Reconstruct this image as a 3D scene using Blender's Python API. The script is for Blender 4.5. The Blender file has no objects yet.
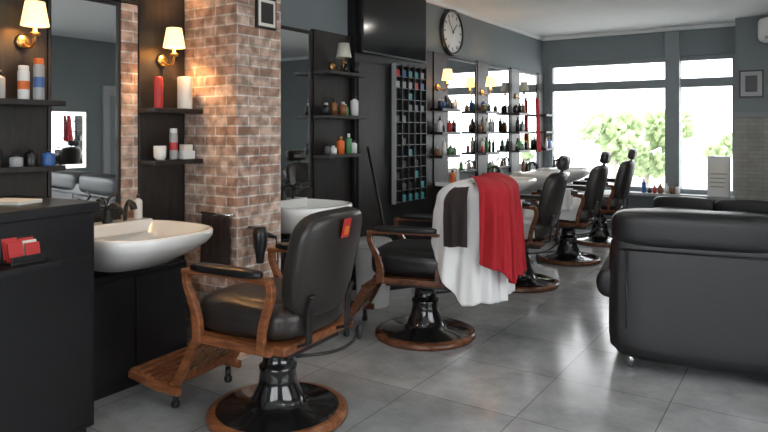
import bpy, bmesh, math, random
from mathutils import Vector, Matrix, noise, Euler
random.seed(7)
S=bpy.context.scene
try:
    S.view_settings.view_transform='Standard'
except Exception: pass
R=math.radians
# ------------------------------------------------------------ materials
def mat(name,col,rough=.5,metal=0,spec=.5,bump=0,bscale=40,var=0,vscale=5,emit=None,estr=0,coat=0):
    m=bpy.data.materials.new(name); m.use_nodes=True
    nt=m.node_tree; p=nt.nodes['Principled BSDF']
    p.inputs['Base Color'].default_value=(*col,1); p.inputs['Roughness'].default_value=rough
    p.inputs['Metallic'].default_value=metal; p.inputs['Specular IOR Level'].default_value=spec
    p.inputs['Coat Weight'].default_value=coat
    tc=nt.nodes.new('ShaderNodeTexCoord')
    if var:
        n=nt.nodes.new('ShaderNodeTexNoise'); n.inputs['Scale'].default_value=vscale; n.inputs['Detail'].default_value=6
        nt.links.new(tc.outputs['Object'],n.inputs['Vector'])
        r=nt.nodes.new('ShaderNodeValToRGB')
        r.color_ramp.elements[0].position=.3; r.color_ramp.elements[1].position=.7
        r.color_ramp.elements[0].color=(*[c*(1-var) for c in col],1)
        r.color_ramp.elements[1].color=(*[min(1,c*(1+var)) for c in col],1)
        nt.links.new(n.outputs['Fac'],r.inputs['Fac']); nt.links.new(r.outputs['Color'],p.inputs['Base Color'])
    if bump:
        n=nt.nodes.new('ShaderNodeTexNoise'); n.inputs['Scale'].default_value=bscale
        nt.links.new(tc.outputs['Object'],n.inputs['Vector'])
        b=nt.nodes.new('ShaderNodeBump'); b.inputs['Strength'].default_value=bump; b.inputs['Distance'].default_value=.01
        nt.links.new(n.outputs['Fac'],b.inputs['Height']); nt.links.new(b.outputs['Normal'],p.inputs['Normal'])
    if emit:
        p.inputs['Emission Color'].default_value=(*emit,1); p.inputs['Emission Strength'].default_value=estr
    return m
def woodmat(name,c1,c2,rough=.35,scale=6,axis=(1,6,6)):
    m=bpy.data.materials.new(name); m.use_nodes=True; nt=m.node_tree; p=nt.nodes['Principled BSDF']
    p.inputs['Roughness'].default_value=rough
    tc=nt.nodes.new('ShaderNodeTexCoord'); mp=nt.nodes.new('ShaderNodeMapping'); mp.inputs['Scale'].default_value=axis
    n=nt.nodes.new('ShaderNodeTexNoise'); n.inputs['Scale'].default_value=scale; n.inputs['Detail'].default_value=8; n.inputs['Distortion'].default_value=.6
    r=nt.nodes.new('ShaderNodeValToRGB'); r.color_ramp.elements[0].color=(*c1,1); r.color_ramp.elements[1].color=(*c2,1)
    r.color_ramp.elements[0].position=.35; r.color_ramp.elements[1].position=.65
    nt.links.new(tc.outputs['Object'],mp.inputs['Vector']); nt.links.new(mp.outputs['Vector'],n.inputs['Vector'])
    nt.links.new(n.outputs['Fac'],r.inputs['Fac']); nt.links.new(r.outputs['Color'],p.inputs['Base Color'])
    return m
def brickmat():
    m=bpy.data.materials.new('brick_cladding'); m.use_nodes=True; nt=m.node_tree; p=nt.nodes['Principled BSDF']; L=nt.links.new
    p.inputs['Roughness'].default_value=.85
    g=nt.nodes.new('ShaderNodeNewGeometry'); s=nt.nodes.new('ShaderNodeSeparateXYZ'); L(g.outputs['Position'],s.inputs[0])
    a=nt.nodes.new('ShaderNodeMath'); a.operation='ADD'; L(s.outputs['X'],a.inputs[0]); L(s.outputs['Y'],a.inputs[1])
    c=nt.nodes.new('ShaderNodeCombineXYZ'); L(a.outputs[0],c.inputs['X']); L(s.outputs['Z'],c.inputs['Y'])
    b=nt.nodes.new('ShaderNodeTexBrick'); L(c.outputs[0],b.inputs['Vector'])
    b.inputs['Scale'].default_value=1; b.inputs['Brick Width'].default_value=.19; b.inputs['Row Height'].default_value=.062
    b.inputs['Mortar Size'].default_value=.006; b.inputs['Mortar Smooth'].default_value=.3; b.inputs['Bias'].default_value=0
    b.inputs['Color1'].default_value=(.36,.21,.15,1); b.inputs['Color2'].default_value=(.58,.44,.36,1); b.inputs['Mortar'].default_value=(.64,.59,.54,1)
    n=nt.nodes.new('ShaderNodeTexNoise'); n.inputs['Scale'].default_value=14; n.inputs['Detail'].default_value=8; L(c.outputs[0],n.inputs['Vector'])
    r=nt.nodes.new('ShaderNodeValToRGB'); r.color_ramp.elements[0].position=.4; r.color_ramp.elements[0].color=(.6,.57,.55,1); r.color_ramp.elements[1].position=.62; r.color_ramp.elements[1].color=(1.25,1.25,1.25,1)
    L(n.outputs['Fac'],r.inputs['Fac'])
    mx=nt.nodes.new('ShaderNodeMix'); mx.data_type='RGBA'; mx.blend_type='MULTIPLY'; mx.inputs[0].default_value=1
    L(b.outputs['Color'],mx.inputs[6]); L(r.outputs['Color'],mx.inputs[7]); L(mx.outputs[2],p.inputs['Base Color'])
    bp=nt.nodes.new('ShaderNodeBump'); bp.invert=True; bp.inputs['Distance'].default_value=.008; bp.inputs['Strength'].default_value=.8
    L(b.outputs['Fac'],bp.inputs['Height']); L(bp.outputs['Normal'],p.inputs['Normal'])
    return m
def tilemat(name,base,grout,w,h,rough=.3,var=.25,msize=.004,usexz=False,nscale=2.6):
    m=bpy.data.materials.new(name); m.use_nodes=True; nt=m.node_tree; p=nt.nodes['Principled BSDF']; L=nt.links.new
    g=nt.nodes.new('ShaderNodeNewGeometry'); vec=g.outputs['Position']
    if usexz:
        s=nt.nodes.new('ShaderNodeSeparateXYZ'); L(vec,s.inputs[0]); c=nt.nodes.new('ShaderNodeCombineXYZ')
        L(s.outputs['X'],c.inputs['X']); L(s.outputs['Z'],c.inputs['Y']); vec=c.outputs[0]
    b=nt.nodes.new('ShaderNodeTexBrick'); L(vec,b.inputs['Vector']); b.offset=0
    b.inputs['Scale'].default_value=1; b.inputs['Brick Width'].default_value=w; b.inputs['Row Height'].default_value=h
    b.inputs['Mortar Size'].default_value=msize; b.inputs['Mortar Smooth'].default_value=.1; b.inputs['Bias'].default_value=0
    b.inputs['Color1'].default_value=(*[x*.92 for x in base],1); b.inputs['Color2'].default_value=(*[x*1.08 for x in base],1); b.inputs['Mortar'].default_value=(*grout,1)
    n=nt.nodes.new('ShaderNodeTexNoise'); n.inputs['Scale'].default_value=nscale; n.inputs['Detail'].default_value=10; n.inputs['Roughness'].default_value=.7; L(g.outputs['Position'],n.inputs['Vector'])
    r=nt.nodes.new('ShaderNodeValToRGB'); r.color_ramp.elements[0].position=.35; r.color_ramp.elements[0].color=(1-var,1-var,1-var,1); r.color_ramp.elements[1].position=.65; r.color_ramp.elements[1].color=(1+var,1+var,1+var,1)
    L(n.outputs['Fac'],r.inputs['Fac'])
    mx=nt.nodes.new('ShaderNodeMix'); mx.data_type='RGBA'; mx.blend_type='MULTIPLY'; mx.inputs[0].default_value=1
    L(b.outputs['Color'],mx.inputs[6]); L(r.outputs['Color'],mx.inputs[7]); L(mx.outputs[2],p.inputs['Base Color'])
    mr=nt.nodes.new('ShaderNodeMapRange'); mr.inputs['To Min'].default_value=rough*.7; mr.inputs['To Max'].default_value=rough*1.4; L(n.outputs['Fac'],mr.inputs['Value']); L(mr.outputs[0],p.inputs['Roughness'])
    bp=nt.nodes.new('ShaderNodeBump'); bp.invert=True; bp.inputs['Distance'].default_value=.002; bp.inputs['Strength'].default_value=.5
    L(b.outputs['Fac'],bp.inputs['Height']); L(bp.outputs['Normal'],p.inputs['Normal'])
    return m
def glassmat():
    m=bpy.data.materials.new('window_glass'); m.use_nodes=True; nt=m.node_tree; nt.nodes.clear()
    o=nt.nodes.new('ShaderNodeOutputMaterial'); mx=nt.nodes.new('ShaderNodeMixShader'); t=nt.nodes.new('ShaderNodeBsdfTransparent'); g=nt.nodes.new('ShaderNodeBsdfGlossy'); g.inputs['Roughness'].default_value=.02
    mx.inputs[0].default_value=.06
    nt.links.new(t.outputs[0],mx.inputs[1]); nt.links.new(g.outputs[0],mx.inputs[2]); nt.links.new(mx.outputs[0],o.inputs[0]); return m
M={}
M['brick']=brickmat()
M['floor']=tilemat('floor_tile_cement',(.325,.335,.345),(.17,.175,.18),.6,.6,.17,.25,.003)
M['wall']=mat('wall_paint_grey',(.195,.222,.234),.7,var=.05,vscale=2)
M['trimgrey']=mat('window_frame_paint',(.22,.25,.265),.5,var=.05)
M['ceil']=mat('ceiling_paint',(.80,.81,.80),.9,var=.02,vscale=1)
M['panel']=woodmat('dark_wenge_panel',(.008,.0065,.006),(.020,.016,.014),.42,5,(6,6,1))
M['black']=mat('black_lacquer',(.008,.008,.010),.35,var=.2,vscale=8)
M['blackp']=mat('black_plastic',(.012,.012,.013),.3,bump=.05)
M['pedestal']=mat('black_enamel_metal',(.01,.01,.011),.15,metal=0,coat=.6)
M['leather']=mat('brown_black_leather',(.024,.020,.018),.36,bump=.12,bscale=120,var=.2,vscale=4)
M['leatherb']=mat('black_leather',(.010,.010,.011),.28,bump=.1,bscale=120,var=.2,vscale=4)
M['sofa']=mat('sofa_black_leather',(.009,.0095,.011),.40,bump=.10,bscale=90,var=.15,vscale=3)
M['wood']=woodmat('varnished_walnut',(.13,.044,.017),(.31,.115,.045),.3,5,(2,8,8))
M['woodd']=woodmat('varnished_mahogany',(.07,.026,.013),(.18,.068,.032),.25,5,(4,4,8))
M['chrome']=mat('chrome',(.6,.6,.62),.15,metal=1)
M['brass']=mat('brass',(.62,.38,.14),.28,metal=1)
M['ceramic']=mat('white_ceramic',(.82,.82,.80),.12,coat=.5)
M['white']=mat('white_plastic',(.75,.75,.74),.45)
M['cream']=mat('cream_wax',(.78,.74,.66),.5)
M['mirror']=mat('mirror_glass',(.86,.88,.88),.015,metal=1)
M['glass']=glassmat()
M['shade']=mat('lit_lamp_shade',(.9,.75,.5),.8,emit=(1.0,.60,.26),estr=1.9)
M['shadeoff']=mat('lamp_shade_fabric',(.6,.58,.5),.8)
M['red']=mat('red_fabric',(.38,.008,.016),.85,bump=.2,bscale=300)
M['whitef']=mat('white_fabric',(.76,.76,.76),.9,bump=.2,bscale=300)
M['darkf']=mat('dark_towel',(.025,.016,.016),.95,bump=.4,bscale=300)
M['redp']=mat('red_print',(.5,.03,.03),.4); M['bluep']=mat('blue_print',(.04,.12,.35),.35)
M['orangep']=mat('orange_print',(.70,.15,.03),.5); M['tealp']=mat('teal_plastic',(.05,.3,.32),.4)
M['greyp']=mat('grey_plastic',(.35,.36,.37),.4); M['amber']=mat('amber_bottle',(.22,.09,.03),.2)
M['dgreyp']=mat('dark_grey_metal',(.10,.105,.11),.35)
M['greenp']=mat('green_plastic',(.08,.28,.12),.4); M['paper']=mat('paper',(.75,.73,.66),.8)
M['leaf']=mat('foliage',(.30,.38,.20),.8,var=.4,vscale=6); M['bark']=mat('bark',(.35,.32,.28),.9)
M['ground']=mat('pavement',(.6,.6,.58),.9,var=.1)
M['beige']=tilemat('grey_stone_cladding',(.30,.29,.27),(.22,.22,.21),.16,.05,.6,.2,.004,True)
M['screen']=mat('tv_screen',(.008,.009,.011),.12); M['dial']=mat('clock_dial',(.75,.75,.72),.5)
M['led']=mat('led_diffuser',(.9,.9,.9),.5,emit=(1,.97,.92),estr=3)
M['wicker']=woodmat('cane_weave',(.12,.055,.025),(.30,.15,.07),.5,30,(1,1,1))
# ------------------------------------------------------------ builder
class B:
    def __init__(s,name,loc=(0,0,0),rz=0):
        s.name=name; s.bm=bmesh.new(); s.mats=[]; s.loc=loc; s.rz=rz
    def _merge(s,t,m,smooth,M4=None):
        if M4 is not None: bmesh.ops.transform(t,matrix=M4,verts=t.verts)
        bmesh.ops.recalc_face_normals(t,faces=t.faces)
        me=bpy.data.meshes.new('t'); t.to_mesh(me); t.free()
        if M[m] not in s.mats: s.mats.append(M[m])
        i=s.mats.index(M[m]); n=len(s.bm.faces); s.bm.from_mesh(me); bpy.data.meshes.remove(me)
        s.bm.faces.ensure_lookup_table()
        for f in s.bm.faces[n:]: f.material_index=i; f.smooth=smooth
    def box(s,c,d,m,bev=.004,rot=(0,0,0),seg=2):
        t=bmesh.new(); bmesh.ops.create_cube(t,size=1)
        bmesh.ops.scale(t,vec=Vector(d),verts=t.verts)
        if bev: bmesh.ops.bevel(t,geom=t.edges[:],offset=min(bev,min(d)*.45),segments=seg,profile=.6,affect='EDGES')
        s._merge(t,m,False,Matrix.Translation(c)@Euler(rot).to_matrix().to_4x4()); return s
    def bx(s,x0,x1,y0,y1,z0,z1,m,bev=.004): return s.box(((x0+x1)/2,(y0+y1)/2,(z0+z1)/2),(abs(x1-x0),abs(y1-y0),abs(z1-z0)),m,bev)
    def cushion(s,c,d,m,p=5,rot=(0,0,0),fn=None,cuts=9):
        t=bmesh.new(); bmesh.ops.create_cube(t,size=2); bmesh.ops.subdivide_edges(t,edges=t.edges[:],cuts=cuts,use_grid_fill=True)
        for v in t.verts:
            q=(abs(v.co.x)**p+abs(v.co.y)**p+abs(v.co.z)**p)**(1/p)
            v.co=v.co/q
            if fn: v.co=Vector(fn(v.co))
            v.co=Vector((v.co.x*d[0]/2,v.co.y*d[1]/2,v.co.z*d[2]/2))
        s._merge(t,m,True,Matrix.Translation(c)@Euler(rot).to_matrix().to_4x4()); return s
    def lathe(s,prof,m,c=(0,0,0),seg=32,rot=(0,0,0),smooth=True):
        t=bmesh.new(); rings=[]
        for r,z in prof:
            rings.append([t.verts.new((r*math.cos(2*math.pi*k/seg),r*math.sin(2*math.pi*k/seg),z)) for k in range(seg)] if r>1e-6 else [t.verts.new((0,0,z))])
        for a,b in zip(rings,rings[1:]):
            for k in range(seg):
                k2=(k+1)%seg
                if len(a)==1 and len(b)==1: continue
                if len(a)==1: t.faces.new((a[0],b[k],b[k2]))
                elif len(b)==1: t.faces.new((a[k],a[k2],b[0]))
                else: t.faces.new((a[k],a[k2],b[k2],b[k]))
        s._merge(t,m,smooth,Matrix.Translation(c)@Euler(rot).to_matrix().to_4x4()); return s
    def cyl(s,c,r,h,m,rot=(0,0,0),seg=24):
        e=min(r,h)*.12
        return s.lathe([(0,-h/2),(r-e,-h/2),(r,-h/2+e),(r,h/2-e),(r-e,h/2),(0,h/2)],m,c,seg,rot)
    def tube(s,pts,r,m,res=8):
        t=bmesh.new(); P=[Vector(p) for p in pts]; rings=[]; up=None
        for i,p in enumerate(P):
            tg=(P[min(i+1,len(P)-1)]-P[max(i-1,0)]).normalized()
            if up is None:
                up=Vector((0,0,1)) if abs(tg.z)<.9 else Vector((1,0,0))
            sd=tg.cross(up).normalized(); up=sd.cross(tg).normalized()
            rr=r[i] if isinstance(r,(list,tuple)) else r
            rings.append([t.verts.new(p+sd*rr*math.cos(2*math.pi*k/res)+up*rr*math.sin(2*math.pi*k/res)) for k in range(res)])
        for a,b in zip(rings,rings[1:]):
            for k in range(res): t.faces.new((a[k],a[(k+1)%res],b[(k+1)%res],b[k]))
        t.faces.new(rings[0]); t.faces.new(rings[-1][::-1])
        s._merge(t,m,True); return s
    def strip(s,pts,side,w,th,m):
        t=bmesh.new(); P=[Vector(p) for p in pts]; sd=Vector(side); rings=[]
        for i,p in enumerate(P):
            tg=(P[min(i+1,len(P)-1)]-P[max(i-1,0)]).normalized(); up=sd.cross(tg).normalized()
            h=th[i] if isinstance(th,(list,tuple)) else th
            rings.append([t.verts.new(p+sd*a*w/2+up*b*h/2) for a,b in ((1,1),(-1,1),(-1,-1),(1,-1))])
        for a,b in zip(rings,rings[1:]):
            for k in range(4): t.faces.new((a[k],a[(k+1)%4],b[(k+1)%4],b[k]))
        t.faces.new(rings[0]); t.faces.new(rings[-1][::-1])
        bmesh.ops.recalc_face_normals(t,faces=t.faces)
        bmesh.ops.bevel(t,geom=[e for e in t.edges],offset=.004,segments=1,affect='EDGES')
        s._merge(t,m,False); return s
    def grid(s,fn,nu,nv,m,th=.006):
        t=bmesh.new(); V=[[t.verts.new(fn(i/nu,j/nv)) for j in range(nv+1)] for i in range(nu+1)]
        for i in range(nu):
            for j in range(nv): t.faces.new((V[i][j],V[i+1][j],V[i+1][j+1],V[i][j+1]))
        bmesh.ops.recalc_face_normals(t,faces=t.faces)
        if th: bmesh.ops.solidify(t,geom=t.faces[:],thickness=th)
        s._merge(t,m,True); return s
    def done(s):
        me=bpy.data.meshes.new(s.name); s.bm.to_mesh(me); s.bm.free()
        for m in s.mats: me.materials.append(m)
        o=bpy.data.objects.new(s.name,me); S.collection.objects.link(o)
        o.location=s.loc; o.rotation_euler=(0,0,s.rz); return o
def bez(p0,p1,p2,p3,n=10):
    out=[]
    for i in range(n+1):
        t=i/n; out.append(tuple((1-t)**3*a+3*(1-t)**2*t*b+3*(1-t)*t*t*c+t**3*d for a,b,c,d in zip(p0,p1,p2,p3)))
    return out
def poly(P,t):
    P=[Vector(p) for p in P]; L=[0]
    for a,c in zip(P,P[1:]): L.append(L[-1]+(c-a).length)
    d=min(max(t,0),1)*L[-1]
    for i in range(len(P)-1):
        if d<=L[i+1]+1e-6: return P[i].lerp(P[i+1],(d-L[i])/max(1e-6,L[i+1]-L[i]))
    return P[-1]
# ------------------------------------------------------------ room
WX=-3.40; BY=9.58; RX=2.6; FY=-2.2; H=2.8
B('floor').bx(WX-.2,RX+.2,FY-.2,BY+.2,-.1,0,'floor',0).done()
B('ceiling').bx(WX-.2,RX+.2,FY-.2,BY+.2,H,H+.1,'ceil',0).done()
B('wall_left').bx(WX-.2,WX,FY,BY+.2,0,H,'wall',0).done()
w=B('wall_back')
wz0,wz1=.54,2.4
w.bx(WX,RX,BY,BY+.2,0,wz0,'wall',0).bx(WX,RX,BY,BY+.2,wz1,H,'wall',0).bx(WX,-3.31,BY,BY+.2,wz0,wz1,'wall',0).bx(-.79,RX,BY,BY+.2,wz0,wz1,'wall',0).done()
w=B('wall_right')
w.bx(RX,RX+.2,FY,.2,0,H,'wall',0).bx(RX,RX+.2,.2,4.0,0,.5,'wall',0).bx(RX,RX+.2,.2,4.0,2.4,H,'wall',0).bx(RX,RX+.2,4.0,BY,0,H,'wall',0).done()
w=B('wall_front')
w.bx(WX,-1.8,FY-.2,FY,0,H,'wall',0).bx(1.8,RX,FY-.2,FY,0,H,'wall',0).bx(-1.8,1.8,FY-.2,FY,0,.5,'wall',0).bx(-1.8,1.8,FY-.2,FY,2.4,H,'wall',0).done()
B('trim_ceiling').bx(WX+.001,WX+.04,3.2,BY-.06,H-.05,H-.001,'ceil').bx(WX+.001,RX-.001,BY-.04,BY-.001,H-.05,H-.001,'ceil').done()
def window(name,x0,x1,y,z0,z1,muls,trans,axis='x',m='trimgrey',f=.06):
    b=B(name)
    def q(a0,a1,c0,c1,zz0,zz1,mm,bv=.004):
        if axis=='x': b.bx(a0,a1,y+c0,y+c1,zz0,zz1,mm,bv)
        else: b.bx(y+c0,y+c1,a0,a1,zz0,zz1,mm,bv)
    q(x0+.001,x1-.001,.02,.12,z0+.001,z0+f,m); q(x0+.001,x1-.001,.02,.12,z1-f,z1-.001,m)
    q(x0+.001,x0+f,.02,.12,z0+f,z1-f,m); q(x1-f,x1-.001,.02,.12,z0+f,z1-f,m)
    for c,wd in muls: q(c-wd/2,c+wd/2,.01,.13,z0+f,z1-f,m)
    if trans: q(x0+f,x1-f,.03,.11,trans-.06,trans+.06,m)
    q(x0+f,x1-f,.065,.072,z0+f,z1-f,'glass',0)
    return b.done()
window('window_1',-3.31,-.79,BY,wz0,wz1,[(-1.555,.17)],2.04)
window('added_fill_window',.2,4.0,RX,.5,2.4,[(1.5,.08),(2.9,.08)],None,'y')  # side window out of view, added to let more sky light in
window('window_3',-1.8,1.8,FY-.15,.5,2.4,[(0,.08)],None)
B('trim_windowsill').bx(-3.3,-.8,BY-.22,BY-.001,.50,.54,'greyp').done()
B('trim_mullion_column').bx(-1.65,-1.47,BY-.1,BY-.001,.541,H-.07,'trimgrey').done()
B('wall_pier').bx(-.78,-.15,9.2,BY-.001,1.62,H-.001,'wall',0).bx(-.79,-.14,9.19,BY-.001,.001,1.56,'beige',0).bx(-.81,-.12,9.17,BY-.001,1.56,1.62,'trimgrey').done()
B('wall_brick_pillar').bx(WX+.001,-2.90,2.80,3.19,0,H-.001,'brick',0).done()
B('wall_brick_strip').bx(WX+.001,WX+.035,2.335,2.445,.001,2.145,'brick',0).done()
# ------------------------------------------------------------ panelling + mirrors
F=WX+.001
def mirror(y0,y1,z0,z1,x=F,name='framed_mirror',f=.028):
    b=B(name)
    b.bx(x,x+.02,y0,y1,z0,z1,'panel'); b.bx(x+.02,x+.024,y0+f,y1-f,z0+f,z1-f,'mirror',0)
    b.bx(x+.02,x+.035,y0,y0+f,z0,z1,'panel').bx(x+.02,x+.035,y1-f,y1,z0,z1,'panel').bx(x+.02,x+.035,y0+f,y1-f,z0,z0+f,'panel').bx(x+.02,x+.035,y0+f,y1-f,z1-f,z1,'panel')
    return b.done()
def shelfunit(y0,y1,z0,z1,shelves,dep=.17,ov=.04,name='display_shelf_unit',m='panel'):
    b=B(name); b.bx(F,F+.04,y0,y1,z0,z1,m)
    for z in shelves: b.bx(F+.04,F+.04+dep,y0-ov*.3,y1+ov*.1,z-.028,z,'panel')
    return b.done()
mirror(1.90,2.33,.95,2.14,f=.018); shelfunit(.9,1.89,.001,2.30,[1.55,1.22])
shelfunit(2.45,2.79,.001,2.30,[1.53,1.22])
B('dark_panelling').bx(F,F+.035,1.90,2.33,.001,.94,'panel').bx(F,F+.05,1.90,2.44,2.15,2.30,'panel').done()
mirror(3.2,4.08,.95,2.2); shelfunit(4.09,4.59,.001,2.22,[1.52,1.2,1.88])
B('dark_panelling').bx(F,F+.035,3.2,4.08,.001,.94,'panel').done()
B('dark_panelling').bx(F,F+.08,4.60,5.84,.001,2.74,'black').bx(F+.08,F+.092,4.64,5.08,.1,2.0,'panel').done()
ys=[(6.10,6.40),(7.2,7.48),(8.25,8.53),(9.3,9.54)]
B('dark_panelling').bx(F,F+.03,5.85,6.09,.001,2.24,'panel').done()
for a,b_ in ys: shelfunit(a,b_,.101,2.24,[1.13,1.38,1.63],.15,ov=.3)
for (a,b_),(c,d) in zip(ys,ys[1:]): mirror(b_+.01,c-.012,.9,2.22)
B('station_counter').bx(F+.041,F+.30,6.12,9.5,.80,.84,'ceramic').bx(F+.041,F+.27,6.14,9.48,.001,.80,'black').done()
B('wall_television').bx(F+.081,F+.13,4.64,5.78,2.08,2.73,'blackp',.01).bx(F+.13,F+.133,4.66,5.76,2.10,2.71,'screen',0).done()
b=B('tool_organiser_rack'); y0,y1,z0,z1=5.16,5.76,.70,2.03; x=F+.081
b.bx(x,x+.02,y0,y1,z0,z1,'blackp')
cols=5; rows=12
for i in range(cols+1):
    yy=y0+.01+(y1-y0-.02)*i/cols; b.bx(x+.02,x+.065,yy-.004,yy+.004,z0,z1,'greyp' if i in(0,) else 'blackp',0)
for j in range(rows+1):
    zz=z0+.01+(z1-z0-.02)*j/rows; b.bx(x+.02,x+.06,y0+.01,y1-.01,zz-.003,zz+.003,'dgreyp',0)
for j in range(rows):
    for i in range(cols):
        if j>=10 or random.random()<.2:
            m=random.choice(['tealp','redp','greyp','bluep','redp']) if j>=10 else random.choice(['blackp','dgreyp','tealp'])
            yy=y0+.01+(y1-y0-.02)*(i+.5)/cols; zz=z0+.01+(z1-z0-.02)*j/rows+.004
            b.bx(x+.022,x+.05,yy-.035,yy+.035,zz,zz+.06,m)
b.done()
b=B('wall_clock',(F,6.55,2.50)); rr=(0,R(90),0)
b.lathe([(0,0),(.26,0),(.265,.02),(.255,.045),(.235,.045),(.228,.03),(0,.03)],'blackp',rot=rr,seg=48)
b.cyl((.031,0,0),.226,.003,'dial',rot=rr,seg=48)
for k in range(12):
    a=k*math.pi/6; b.box((.034,.19*math.sin(a),.19*math.cos(a)),(.003,.012,.04),'blackp',0,rot=(-a,0,0))
b.box((.036,.045,.045),(.003,.012,.14),'blackp',0,rot=(-R(45),0,0)).box((.038,-.05,.06),(.003,.009,.19),'blackp',0,rot=(R(40),0,0)).cyl((.04,0,0),.012,.008,'blackp',rot=rr).done()
# ------------------------------------------------------------ sconces
def sconce(y,z,lit=True,x=F+.041,e=9):
    b=B('wall_sconce',(x,y,z))
    b.lathe([(0,0),(.035,0),(.04,.008),(.03,.018),(0,.02)],'brass',rot=(0,R(90),0))
    b.tube(bez((.01,0,0),(.06,0,-.05),(.12,0,-.05),(.12,0,.03)),.007,'brass')
    b.lathe([(.0,.02),(.022,.02),(.026,.035),(.01,.04),(.010,.09),(0,.09)],'brass',(.12,0,0))
    b.lathe([(.066,.07),(.045,.19),(.042,.19),(.062,.07),(.066,.07)],'shade' if lit else 'shadeoff',(.12,0,0))
    o=b.done()
    if lit:
        l=bpy.data.lights.new('bulb','POINT'); l.energy=e; l.color=(1,.58,.25); l.shadow_soft_size=.02
        lo=bpy.data.objects.new('bulb',l); S.collection.objects.link(lo); lo.parent=o; lo.location=(.12,0,.13)
sconce(1.76,1.85,e=13); sconce(2.61,1.83,e=18); sconce(4.33,1.93,False,e=4); sconce(6.18,1.86,True,e=4); sconce(7.30,1.86,True,e=4); sconce(8.4,1.86,False)
# ------------------------------------------------------------ sinks
def sink(y,z=.87,w=.34,dep=.72,x=F+.04):
    b=B('wash_basin',(x,y,z))
    N=40
    def outline(sx,sy,cx,zz):
        o=[]
        for k in range(N):
            a=2*math.pi*k/N; c,s_=math.cos(a),math.sin(a); n=2.0/2.9
            px=abs(c)**n*(1 if c>0 else -1); py=abs(s_)**n*(1 if s_>0 else -1)
            o.append(Vector((max(0,cx+px*sx),py*sy,zz)))
        return o
    h=dep/2; rings=[]
    for f,zz,cs in [(.12,-.225,-.20),(.4,-.22,-.17),(.62,-.19,-.12),(.82,-.125,-.055),(.95,-.07,-.01),(1,-.035,0),(1,-.01,0),(.985,0,0),(.93,0,0),(.90,-.012,0),(.84,-.06,0),(.7,-.11,0),(.4,-.14,0),(.05,-.15,0)]:
        rings.append(outline(h*f,w*f,h+cs if f<1 and cs else h,zz))
    t=bmesh.new(); V=[[t.verts.new(p) for p in r] for r in rings]
    for a,c in zip(V,V[1:]):
        for k in range(N): t.faces.new((a[k],a[(k+1)%N],c[(k+1)%N],c[k]))
    t.faces.new(V[0][::-1]); t.faces.new(V[-1])
    b._merge(t,'ceramic',True)
    b.bx(0,.13,-w*.8,w*.8,-.06,.012,'ceramic',.01)
    b.lathe([(.028,0),(.028,.02),(.018,.03),(.016,.09),(.02,.10),(0,.105)],'blackp',(.09,0,.012))
    b.tube(bez((.09,0,.08),(.13,0,.15),(.2,0,.13),(.23,0,.07)),.011,'blackp')
    b.tube([(.09,0,.11),(.07,.02,.15),(.12,.03,.17)],.007,'blackp')
    b.tube(bez((.08,.12,.01),(.08,.12,.16),(.14,.12,.14),(.16,.12,.08)),[.012]*8+[.02]*3,'blackp')
    b.done()
sink(2.18); sink(3.62,w=.30,dep=.62)
for yy in (6.72,7.9,8.95): sink(yy,.866,.34,.60,x=F+.302)
def cabinet(y0,y1):
    ym=(y0+y1)/2
    B('basin_cabinet').bx(F+.05,-3.05,y0,y1,.06,.64,'black',.006).bx(F+.06,-3.09,y0+.02,y1-.02,0,.06,'blackp',0).bx(-3.05,-3.035,y0,ym-.005,.09,.61,'black').bx(-3.05,-3.035,ym+.005,y1-.02,.09,.61,'black').done()
cabinet(1.84,2.55); cabinet(3.30,3.95)
# ------------------------------------------------------------ reception counter
b=B('reception_counter',(-2.72,1.75,0),R(4))
b.bx(-.60,0,-1.3,0,.06,1.03,'black',.006).bx(-.58,-.03,-1.28,-.02,0,.06,'blackp',0).bx(-.61,.02,-1.3,.015,1.03,1.075,'black',.005)
b.bx(0,.008,-.62,-.02,.09,.84,'black').bx(0,.008,-1.26,-.64,.09,.84,'black').bx(.0,.13,-1.2,-.25,.84,.865,'black').done()
b=B('business_card_holder',(-2.655,1.38,.8655),R(4))
b.bx(-.04,.05,-.06,.08,0,.012,'blackp').bx(-.04,-.03,-.06,.08,.012,.10,'blackp')
for i in range(3): 
    b.box((-.02+.02*i,-.025,.06-.008*i),(.005,.06,.085),'redp',.001,rot=(0,R(-12),0)).box((-.02+.02*i,.045,.055-.008*i),(.005,.06,.08),'redp' if i!=1 else 'paper',.001,rot=(0,R(-12),0))
b.bx(.04,.05,-.06,.08,.012,.035,'blackp').done()
B('notebook',(-2.95,1.5,1.0755),R(20)).bx(-.1,.1,-.07,.07,0,.012,'paper').bx(-.1,.1,-.07,.07,.012,.016,'paper').done()
B('paper_stack',(-3.1,1.30,1.0755),R(-10)).bx(-.1,.1,-.14,.14,0,.02,'paper').done()
# ------------------------------------------------------------ small products
def bottle(x,y,z,r,h,m,cap='blackp',name='product_bottle'):
    B(name,(x,y,z)).lathe([(0,0),(r*.95,0),(r,.006),(r,h*.7),(r*.85,h*.77),(r*.35,h*.82),(r*.35,h*.86),(0,h*.86)],m,seg=20).lathe([(0,h*.85),(r*.42,h*.85),(r*.42,h),(0,h)],cap,seg=16).done()
def can(x,y,z,r,h,m,band='white',cap='white'):
    B('hair_spray_can',(x,y,z)).lathe([(0,0),(r*.96,0),(r,.005),(r,h*.3)],m,seg=20).lathe([(r,h*.3),(r,h*.55)],band,seg=20).lathe([(r,h*.55),(r,h*.82),(r*.9,h*.85)],m,seg=20).lathe([(r*.9,h*.85),(r*.9,h*.97),(r*.8,h),(0,h)],cap,seg=20).done()
sx=F+.13
can(sx,1.72,1.55,.027,.17,'white','orangep','white'); can(sx+.03,1.78,1.55,.026,.21,'greyp','bluep','orangep'); bottle(sx-.03,1.62,1.55,.025,.14,'greyp')
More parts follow.
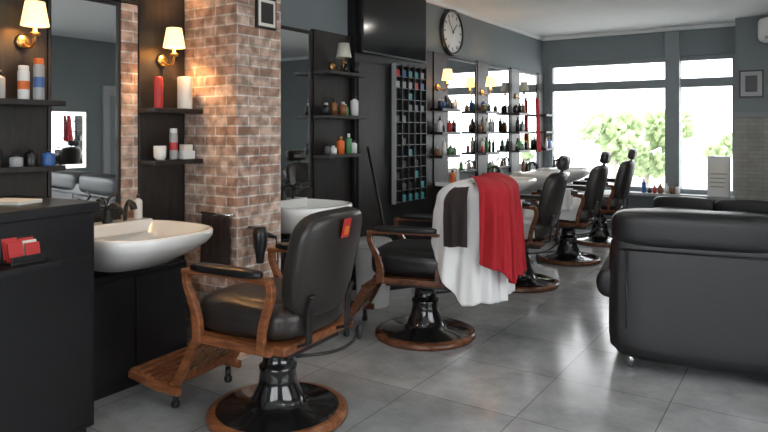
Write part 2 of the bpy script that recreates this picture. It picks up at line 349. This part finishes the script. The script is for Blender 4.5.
for i,(m,h) in enumerate([('blackp',.1),('bluep',.07),('blackp',.13),('greyp',.06),('blackp',.09),('bluep',.08)]): bottle(sx+random.uniform(-.03,.04),1.45+i*.075,1.22,.03,h,m)
can(sx,2.52,1.53,.027,.19,'redp','redp','redp'); 
B('pillar_candle',(sx+.02,2.70,1.53)).lathe([(0,0),(.043,0),(.045,.006),(.045,.195),(.04,.20),(.03,.19),(0,.19)],'cream').tube([(0,0,.19),(0,0,.205)],.002,'blackp').done()
B('ceramic_cup',(sx,2.53,1.22)).lathe([(0,0),(.03,0),(.036,.02),(.038,.085),(.034,.085),(.03,.01),(0,.01)],'ceramic').done()
can(sx,2.63,1.22,.025,.19,'greyp','redp','white')
B('product_box',(sx+.01,2.72,1.22)).bx(-.03,.03,-.045,.045,0,.05,'white').bx(-.025,.025,-.035,.03,.05,.09,'cream').done()
bottle(F+.10,2.40,.882,.024,.14,'white'); bottle(F+.10,2.0,.882,.024,.12,'amber','white')
def shelfmass(y0,y1,z,n,name='hair_product_bottles',x=F+.12,dark=.5,hm=.18,loc=(0,0,0),rz=0):
    b=B(name,loc,rz); k=(y1-y0)/n
    for i in range(n):
        r=k*random.uniform(.30,.44); r=min(r,.035); h=random.uniform(.07,hm); yy=y0+k*(i+.5); xx=x+random.uniform(-.03,.03)
        m=random.choice(['blackp','blackp','amber','white','greyp','redp','bluep','cream','greenp','white','orangep']) if random.random()>dark else random.choice(['blackp','amber','dgreyp'])
        b.lathe([(0,0),(r,0),(r,h*.72),(r*.4,h*.8),(r*.4,h*.84)],m,(xx,yy,z),14).lathe([(0,h*.84),(r*.45,h*.82),(r*.45,h),(0,h)],random.choice(['blackp','white','brass']),(xx,yy,z),12)
    b.done()
shelfmass(4.11,4.57,1.52,5,dark=.3); shelfmass(4.11,4.57,1.2,5,dark=.3); shelfmass(4.40,4.56,1.88,2,dark=.9,hm=.12)
for a,b_ in ys:
    for z in (1.13,1.38,1.63): 
        if a<9.2 or z<1.3: shelfmass(a-.08,b_+.02,z,6,hm=.2 if z<1.6 else .14,dark=.35)
shelfmass(6.14,6.34,.84,3,x=F+.2); shelfmass(7.12,7.50,.84,5,x=F+.2,hm=.24); shelfmass(8.3,8.55,.84,4,x=F+.2,hm=.24)
shelfmass(0,.5,.54,7,name='window_sill_bottles',x=0,hm=.2,dark=.2,loc=(-1.45,BY-.12,0),rz=R(90))
# ------------------------------------------------------------ barber chair
def curved(v,k=.35): return (v.x+k*2.7*(v.y**2), v.y*(1-.10*max(0,-v.z)), v.z-.06*(v.y**2))
def chair(loc,face,seat='leather',head=False,wood='wood'):
    b=B('barber_chair',loc,face)
    b.lathe([(0,0),(.335,0),(.345,.012),(.34,.035),(.315,.045),(.30,.045)],wood,seg=48)
    b.lathe([(.305,.043),(.28,.052),(.16,.062),(.125,.085),(.115,.12),(.095,.16),(.088,.22),(.092,.235),(.092,.25),(.075,.26),(.072,.33),(.10,.35),(.15,.37),(.15,.385),(0,.385)],'pedestal',seg=40)
    b.tube(bez((-.05,-.08,.27),(-.1,-.22,.25),(-.2,-.30,.24),(-.26,-.32,.34)),.009,'blackp'); b.cushion((-.27,-.325,.36),(.035,.035,.08),'blackp',2.5)
    b.box((0,0,.385),(.44,.42,.035),'blackp'); b.box((.02,0,.422),(.54,.55,.045),wood,.014)
    b.cushion((.03,0,.525),(.62,.56,.19),seat,4,fn=lambda v:(v.x,v.y,v.z*(1+.10*v.x)-(.30*max(0,v.x-.55))))
    b.cushion((.0,0,.598),(.46,.44,.06),seat,3)
    tilt=R(-13)
    b.cushion((-.315,0,.79),(.12,.49,.49),seat,4.6,rot=(0,tilt,0),fn=lambda v:curved(v),cuts=11)
    b.cushion((-.29,0,.77),(.11,.38,.40),seat,3.4,rot=(0,tilt,0))
    for sg in (1,-1): b.strip([(-.20,sg*.16,.41),(-.30,sg*.16,.44),(-.305,sg*.16,.60),(-.325,sg*.16,.66)],(0,1,0),.04,.016,'blackp')
    for sg in (1,-1):
        y=sg*.315
        b.strip(bez((-.21,y,.735),(-.05,y,.745),(.1,y,.752),(.31,y,.735),8),(0,1,0),.048,.024,wood)
        b.cushion((.05,y,.762),(.42,.07,.042),'leatherb',4)
        b.strip(bez((.29,y,.735),(.32,y,.66),(.22,y,.60),(.22,y,.47),8)+[(.22,y,.41)],(0,1,0),.034,[.04,.036,.034,.034,.036,.04,.046,.05,.05,.05],wood)
        b.strip(bez((-.20,y,.735),(-.25,y,.66),(-.14,y,.58),(-.16,y,.42),8),(0,1,0),.032,.036,wood)
        b.box((.03,sg*.295,.425),(.46,.04,.04),wood,.008)
    for sg in (1,-1):
        b.strip([(.24,sg*.20,.42),(.36,sg*.20,.35),(.44,sg*.20,.20),(.50,sg*.20,.10)],(0,1,0),.028,.045,wood)
        b.strip([(.44,sg*.22,.10),(.60,sg*.22,.10),(.80,sg*.22,.13)],(0,1,0),.03,.04,wood)
    b.box((.375,0,.335),(.03,.40,.05),wood,.008,rot=(0,R(25),0)); b.box((.47,0,.16),(.03,.40,.04),wood,.008)
    for k in range(13):
        yy=-.18+.03*k; b.tube([(.385,yy,.325),(.465,yy,.17)],.005,'wicker',6)
    for k in range(6):
        t=k/5*.9+.05; b.tube([(.385+.08*t,-.19,.325-.155*t),(.385+.08*t,.19,.325-.155*t)],.005,'wicker',6)
    for k in range(7):
        xx=.50+.047*k; b.box((xx,0,.125+max(0,(k-2))*.006),(.033,.44,.016),wood,.004)
    for sg in (1,-1):
        b.tube([(.5,sg*.19,.085),(.5,sg*.19,.02)],.016,'blackp'); b.cushion((.5,sg*.19,.02),(.04,.04,.04),'blackp',3)
    if head:
        for sg in (1,-1): b.tube([(-.36,sg*.05,1.0),(-.395,sg*.05,1.14)],.008,'chrome')
        b.cushion((-.385,0,1.11),(.09,.27,.13),seat,3.5,rot=(0,tilt,0))
    return b.done()
chair((-2.19,2.39,0),R(184))
C2=(-2.20,3.87,0); F2=R(196)
chair(C2,F2,seat='leatherb',wood='woodd')
chair((-2.20,5.62,0),R(188),head=True,wood='woodd')
chair((-2.18,6.95,0),R(186),head=True,wood='woodd')
chair((-2.19,8.25,0),R(184),head=True,wood='woodd')
B('chair_tag',(-2.19,2.39,-.02)if False else (-2.19,2.39,-.02),R(184)).box((-.424,.04,.975),(.004,.06,.09),'redp',.001,rot=(0,R(-13),0)).box((-.429,.045,.965),(.003,.035,.04),'orangep',.001,rot=(0,R(-13),0)).done()
# ------------------------------------------------------------ capes on chair 2
def cape(name,plan,ridge,ztop,zb,m,amp=.02,freq=6,seed=0,flare=.05,soft=False):
    b=B(name,C2,F2); C=Vector((-.33,0,0))
    def fn(u,v):
        p=poly([(x,y,0) for x,y in plan],u)
        p=(p*2+poly([(x,y,0) for x,y in plan],u-.05)+poly([(x,y,0) for x,y in plan],u+.05))/4
        q=poly([(x,y,0) for x,y in ridge],u)
        s=min(1,v/.16); s=math.sin(s*math.pi/2)
        o=(p-C); o.z=0; o.normalize()
        if soft: o=Vector((0,1,0))
        zbot=zb(u)+(.015 if soft else .05)*noise.noise(Vector((u*(2 if soft else 5),seed,0)))
        vv=max(0,(v-.08)/.92)
        ph=u*freq*6.28+seed+vv*1.2+1.5*noise.noise(Vector((u*3,seed,vv)))
        if soft: f=amp*math.sin(ph)*min(1,vv*2+.15)
        else: f=amp*min(1,vv*2.2+.15)*((abs(math.sin(ph*.5))**.7*2-1)+.35*math.sin(ph*1.7+seed))
        pos=q.lerp(p,s)+o*(f+amp*.6*s+flare*vv)
        z0=ztop-.10
        z=ztop-(1-math.cos(min(1,v/.16)*math.pi/2))*.10 if v<.16 else z0-(z0-zbot)*(v-.16)/.84
        pos.z=z+noise.noise(Vector((u*(1.5 if soft else 4),v*3,seed)))*(.006 if soft else .02); return pos
    b.grid(fn,110,40,m,.005); b.done()
cape('white_barber_cape',[(-.15,-.05),(-.14,.20),(-.18,.345),(-.30,.36),(-.44,.355),(-.52,.26),(-.54,0),(-.52,-.27)],[(-.34,-.05),(-.34,.1),(-.35,.2),(-.36,.24),(-.38,.24),(-.39,.2),(-.39,0),(-.39,-.22)],1.07,lambda u:.70-.36*min(1,max(0,(u-.22)*5)),'whitef',.022,9,1.3,.03)
cape('red_barber_cape',[(-.42,.40),(-.49,.42),(-.575,.34),(-.60,.1),(-.58,-.30)],[(-.33,.14),(-.36,.15),(-.39,.13),(-.41,0),(-.40,-.22)],1.105,lambda u:.62-.14*min(1,u*3),'red',.024,7,4.2,.04)
cape('dark_towel',[(-.22,.435),(-.30,.445),(-.37,.445)],[(-.29,.26),(-.32,.27),(-.35,.27)],1.05,lambda u:.69,'darkf',.009,2.2,2.2,.0,soft=True)
def seat_towel(c,fa,sd,m='whitef'):
    path=[(0,-.27,.62),(0,-.2,.645),(0,0,.65),(0,.2,.645),(0,.28,.615),(0,.292,.55),(0,.29,.44)]
    b=B('white_towel',c,fa)
    def fn(u,v):
        p=(poly(path,v-.04)+poly(path,v+.04))/2
        return Vector((-.17+.46*u+.02*math.sin(v*4+sd),p.y,p.z-.03*max(0,u-.7)+.012*noise.noise(Vector((u*7,v*7,sd)))+.01))
    b.grid(fn,30,36,m,.006)
    def fa2(u,v):
        a=(v-.5)*2; y=.315+.05*math.sin(max(-1,min(1,a*2.2))*math.pi/2); z=.80-.01*abs(a)-.22*max(0,abs(a)-.4)/.6
        return Vector((-.10+.30*u,y+.008*math.sin(u*22+a)*abs(a),z))
    b.grid(fa2,30,30,m,.006); b.done()
seat_towel((-2.20,5.62,0),R(188),.6); seat_towel((-2.18,6.95,0),R(186),2.7)
# ------------------------------------------------------------ bin, broom, dryer
B('waste_bin',(-2.92,4.30,0)).lathe([(0,0),(.12,0),(.125,.01),(.155,.46),(.165,.47),(.165,.49),(.15,.49),(.145,.46),(.118,.02),(0,.02)],'white').lathe([(.168,.475),(.168,.50),(.14,.53),(0,.54)],'greyp').done()
b=B('broom',(0,0,0)); b.tube([(-2.92,4.66,.06),(-3.28,4.74,1.25)],.012,'blackp'); b.box((-2.92,4.66,.075),(.05,.26,.04),'blackp',.01,rot=(0,0,R(-30)))
b.box((-2.92,4.66,.03),(.04,.25,.06),'greyp',.005,rot=(0,0,R(-30))).done()
B('framed_picture',(0,0,0)).bx(-2.899,-2.88,2.95,3.13,2.04,2.24,'blackp').bx(-2.88,-2.877,2.965,3.115,2.055,2.225,'paper',0).bx(-2.877,-2.875,2.985,3.095,2.075,2.205,'blackp',0).done()
b=B('hanging_black_towel',(0,0,0)); b.grid(lambda u,v:Vector((-3.16+.24*u,2.765-.018*abs(math.sin(u*9+v)),.88-.34*v)),24,12,'darkf',.006)
b.tube([(-3.18,2.77,.885),(-2.92,2.77,.885)],.008,'chrome').tube([(-3.18,2.77,.885),(-3.18,2.799,.885)],.008,'chrome').tube([(-2.92,2.77,.885),(-2.92,2.799,.885)],.008,'chrome').done()
b=B('hair_dryer',(-2.86,2.90,-.06))
b.tube([(-.039,0,.86),(.06,0,.86)],.008,'chrome').tube([(.06,-.03,.86),(.06,.03,.86),],.008,'chrome')
b.lathe([(0,-.07),(.035,-.068),(.045,-.03),(.042,.04),(.028,.10),(.024,.15),(.02,.15),(0,.13)],'blackp',(.055,0,.80),24,(R(180),0,0))
b.tube([(.055,.02,.83),(.055,.10,.80),(.055,.14,.79)],[.018,.016,.014],'blackp')
b.tube(bez((.055,.14,.79),(.06,.22,.5),(.02,.05,.35),(-.02,.16,.12),16),.005,'blackp').done()
b=B('red_barber_cape'); b.grid(lambda u,v:Vector((F+.09+.03*abs(math.sin(u*8+v)),9.02+.16*u*(.4+.6*v),1.85-.75*v+.02*math.sin(u*6))),20,16,'red',.006)
b.tube([(F+.036,9.06,1.86),(F+.10,9.06,1.87)],.008,'chrome').done()
# ------------------------------------------------------------ sofa
b=B('leather_sofa',(-.99,3.90,0),R(9))
b.cushion((.95,.13,.44),(1.90,.22,.76),'sofa',10,rot=(R(-4),0,0))
for x0,x1 in ((.01,.945),(.955,1.89)):
    b.cushion(((x0+x1)/2,.16,.82),(x1-x0,.27,.22),'sofa',5)
    b.cushion(((x0+x1)/2,.36,.55),(x1-x0-.16,.22,.50),'sofa',4,rot=(R(-10),0,0))
    b.cushion(((x0+x1)/2,.55,.38),(x1-x0-.1,.60,.18),'sofa',5)
b.cushion((.95,.48,.20),(1.80,.82,.26),'sofa',8)
for sg,x in ((-1,.03),(1,1.87)):
    b.cushion((x+sg*-.06,.50,.30),(.20,.86,.44),'sofa',7)
    b.cyl((x+sg*.015,.50,.49),.09,.86,'sofa',rot=(R(90),0,0),seg=28)
    b.cushion((x+sg*.015,.07,.49),(.17,.04,.17),'sofa',2.6); b.cushion((x+sg*.015,.93,.49),(.17,.04,.17),'sofa',2.6)
b.tube([(.06,.014,.705),(.95,.010,.705),(1.84,.014,.705)],.006,'sofa')
b.tube([(.10,.02,.10),(.10,.005,.70)],.005,'sofa').tube([(1.80,.02,.10),(1.80,.005,.70)],.005,'sofa').tube([(.95,.02,.10),(.95,.003,.70)],.005,'sofa')
for x in (.12,.95,1.78):
    for y in (.10,.82): b.lathe([(0,0),(.018,0),(.028,.09),(0,.09)],'chrome',(x,y,0),16)
b.done()
# low waiting bench below the window
b=B('waiting_bench',(-1.72,8.52,0))
b.bx(0,1.45,.02,.58,.06,.26,'black',.01)
for k in range(2): b.cushion((.365+.72*k,.29,.33),(.72,.58,.17),'sofa',5); b.cushion((.365+.72*k,.53,.43),(.72,.12,.24),'sofa',4)
for sx_ in (.06,1.39):
    for sy_ in (.08,.52): b.lathe([(0,0),(.02,0),(.025,.065),(0,.065)],'chrome',(sx_,sy_,0),12)
b.done()
# ------------------------------------------------------------ back right details
b=B('framed_picture'); b.bx(-.74,-.47,9.175,9.199,1.80,2.14,'blackp').bx(-.72,-.49,9.172,9.175,1.82,2.12,'greyp',0).bx(-.67,-.54,9.170,9.172,1.87,2.07,'blackp',0).done()
B('air_conditioner').cushion((-.10,9.06,2.60),(.85,.26,.30),'white',7).bx(-.45,.25,8.93,8.94,2.48,2.52,'greyp').done()
b=B('product_display_box'); b.bx(-1.12,-.86,9.38,9.52,.541,1.06,'white',.006).bx(-1.10,-.88,9.375,9.38,.62,.98,'paper',0)
for k in range(4): b.bx(-1.08,-.92+.01*k,9.372,9.375,.66+.055*k,.675+.055*k,'greyp',0)
b.done()
def led(x,y,e):
    o=B('ceiling_downlight',(x,y,H-.03)).lathe([(0,.0),(.10,.0),(.12,.006),(.125,.0295),(0,.0295)],'white').lathe([(0,-.001),(.095,-.001)],'led').done()
    l=bpy.data.lights.new('downlight_lamp','AREA'); l.shape='DISK'; l.size=.2; l.energy=e; l.color=(1,.95,.88)
    lo=bpy.data.objects.new('downlight_lamp',l); S.collection.objects.link(lo); lo.parent=o; lo.location=(0,0,-.01)
for x,y in ((-1.6,1.2),(-1.6,4.0),(-1.6,7.0),(.9,1.2),(.9,4.0),(.9,7.0)): led(x,y,7)
B('door_1').bx(RX-.05,RX-.001,6.15,7.0,.001,2.1,'greyp').bx(RX-.06,RX-.05,6.25,6.9,.3,1.95,'trimgrey').done()
b=B('illuminated_vanity_mirror'); b.bx(RX-.04,RX-.001,5.28,5.85,.82,1.68,'white').bx(RX-.045,RX-.04,5.29,5.84,.83,1.67,'led',0).bx(RX-.05,RX-.045,5.34,5.79,.88,1.62,'mirror',0).done()
# ------------------------------------------------------------ outside
B('ground').bx(-16,14,-12,28,-.16,-.11,'ground',0).done()
def shrub(x,y,z,r,n=7):
    b=B('garden_tree',(x,y,-.11))
    b.tube([(0,0,0),(.03,0,z*.6),(0,0,z)],[.07,.05,.04],'bark')
    for k in range(n):
        t=bmesh.new(); bmesh.ops.create_icosphere(t,subdivisions=4,radius=r*random.uniform(.35,.6))
        o=Vector((random.uniform(-1,1),random.uniform(-1,1),random.uniform(-.7,.7)))*r*.8
        for v in t.verts: v.co*=1+.9*noise.noise(v.co*11+o*5)
        b._merge(t,'leaf',False,Matrix.Translation(o+Vector((0,0,z))))
    b.done()
shrub(-3.45,14,1.35,.5); shrub(-3.0,15,.9,.4); shrub(-2.4,15.5,1.5,.5); shrub(-1.4,14,1.2,.3); shrub(6,5,1.5,1.0); shrub(7,9,1.8,1.2)
w=bpy.data.worlds.new('World'); S.world=w; w.use_nodes=True; bg=w.node_tree.nodes['Background']
bg.inputs['Color'].default_value=(.95,.975,1,1); bg.inputs['Strength'].default_value=6.6
cd=bpy.data.cameras.new('camera'); cd.lens=650/768*36; cd.sensor_width=36; cd.shift_y=-86/768
co=bpy.data.objects.new('camera',cd); S.collection.objects.link(co); co.location=(0,0,1.4); co.rotation_euler=(R(90),0,R(33.24)); S.camera=co
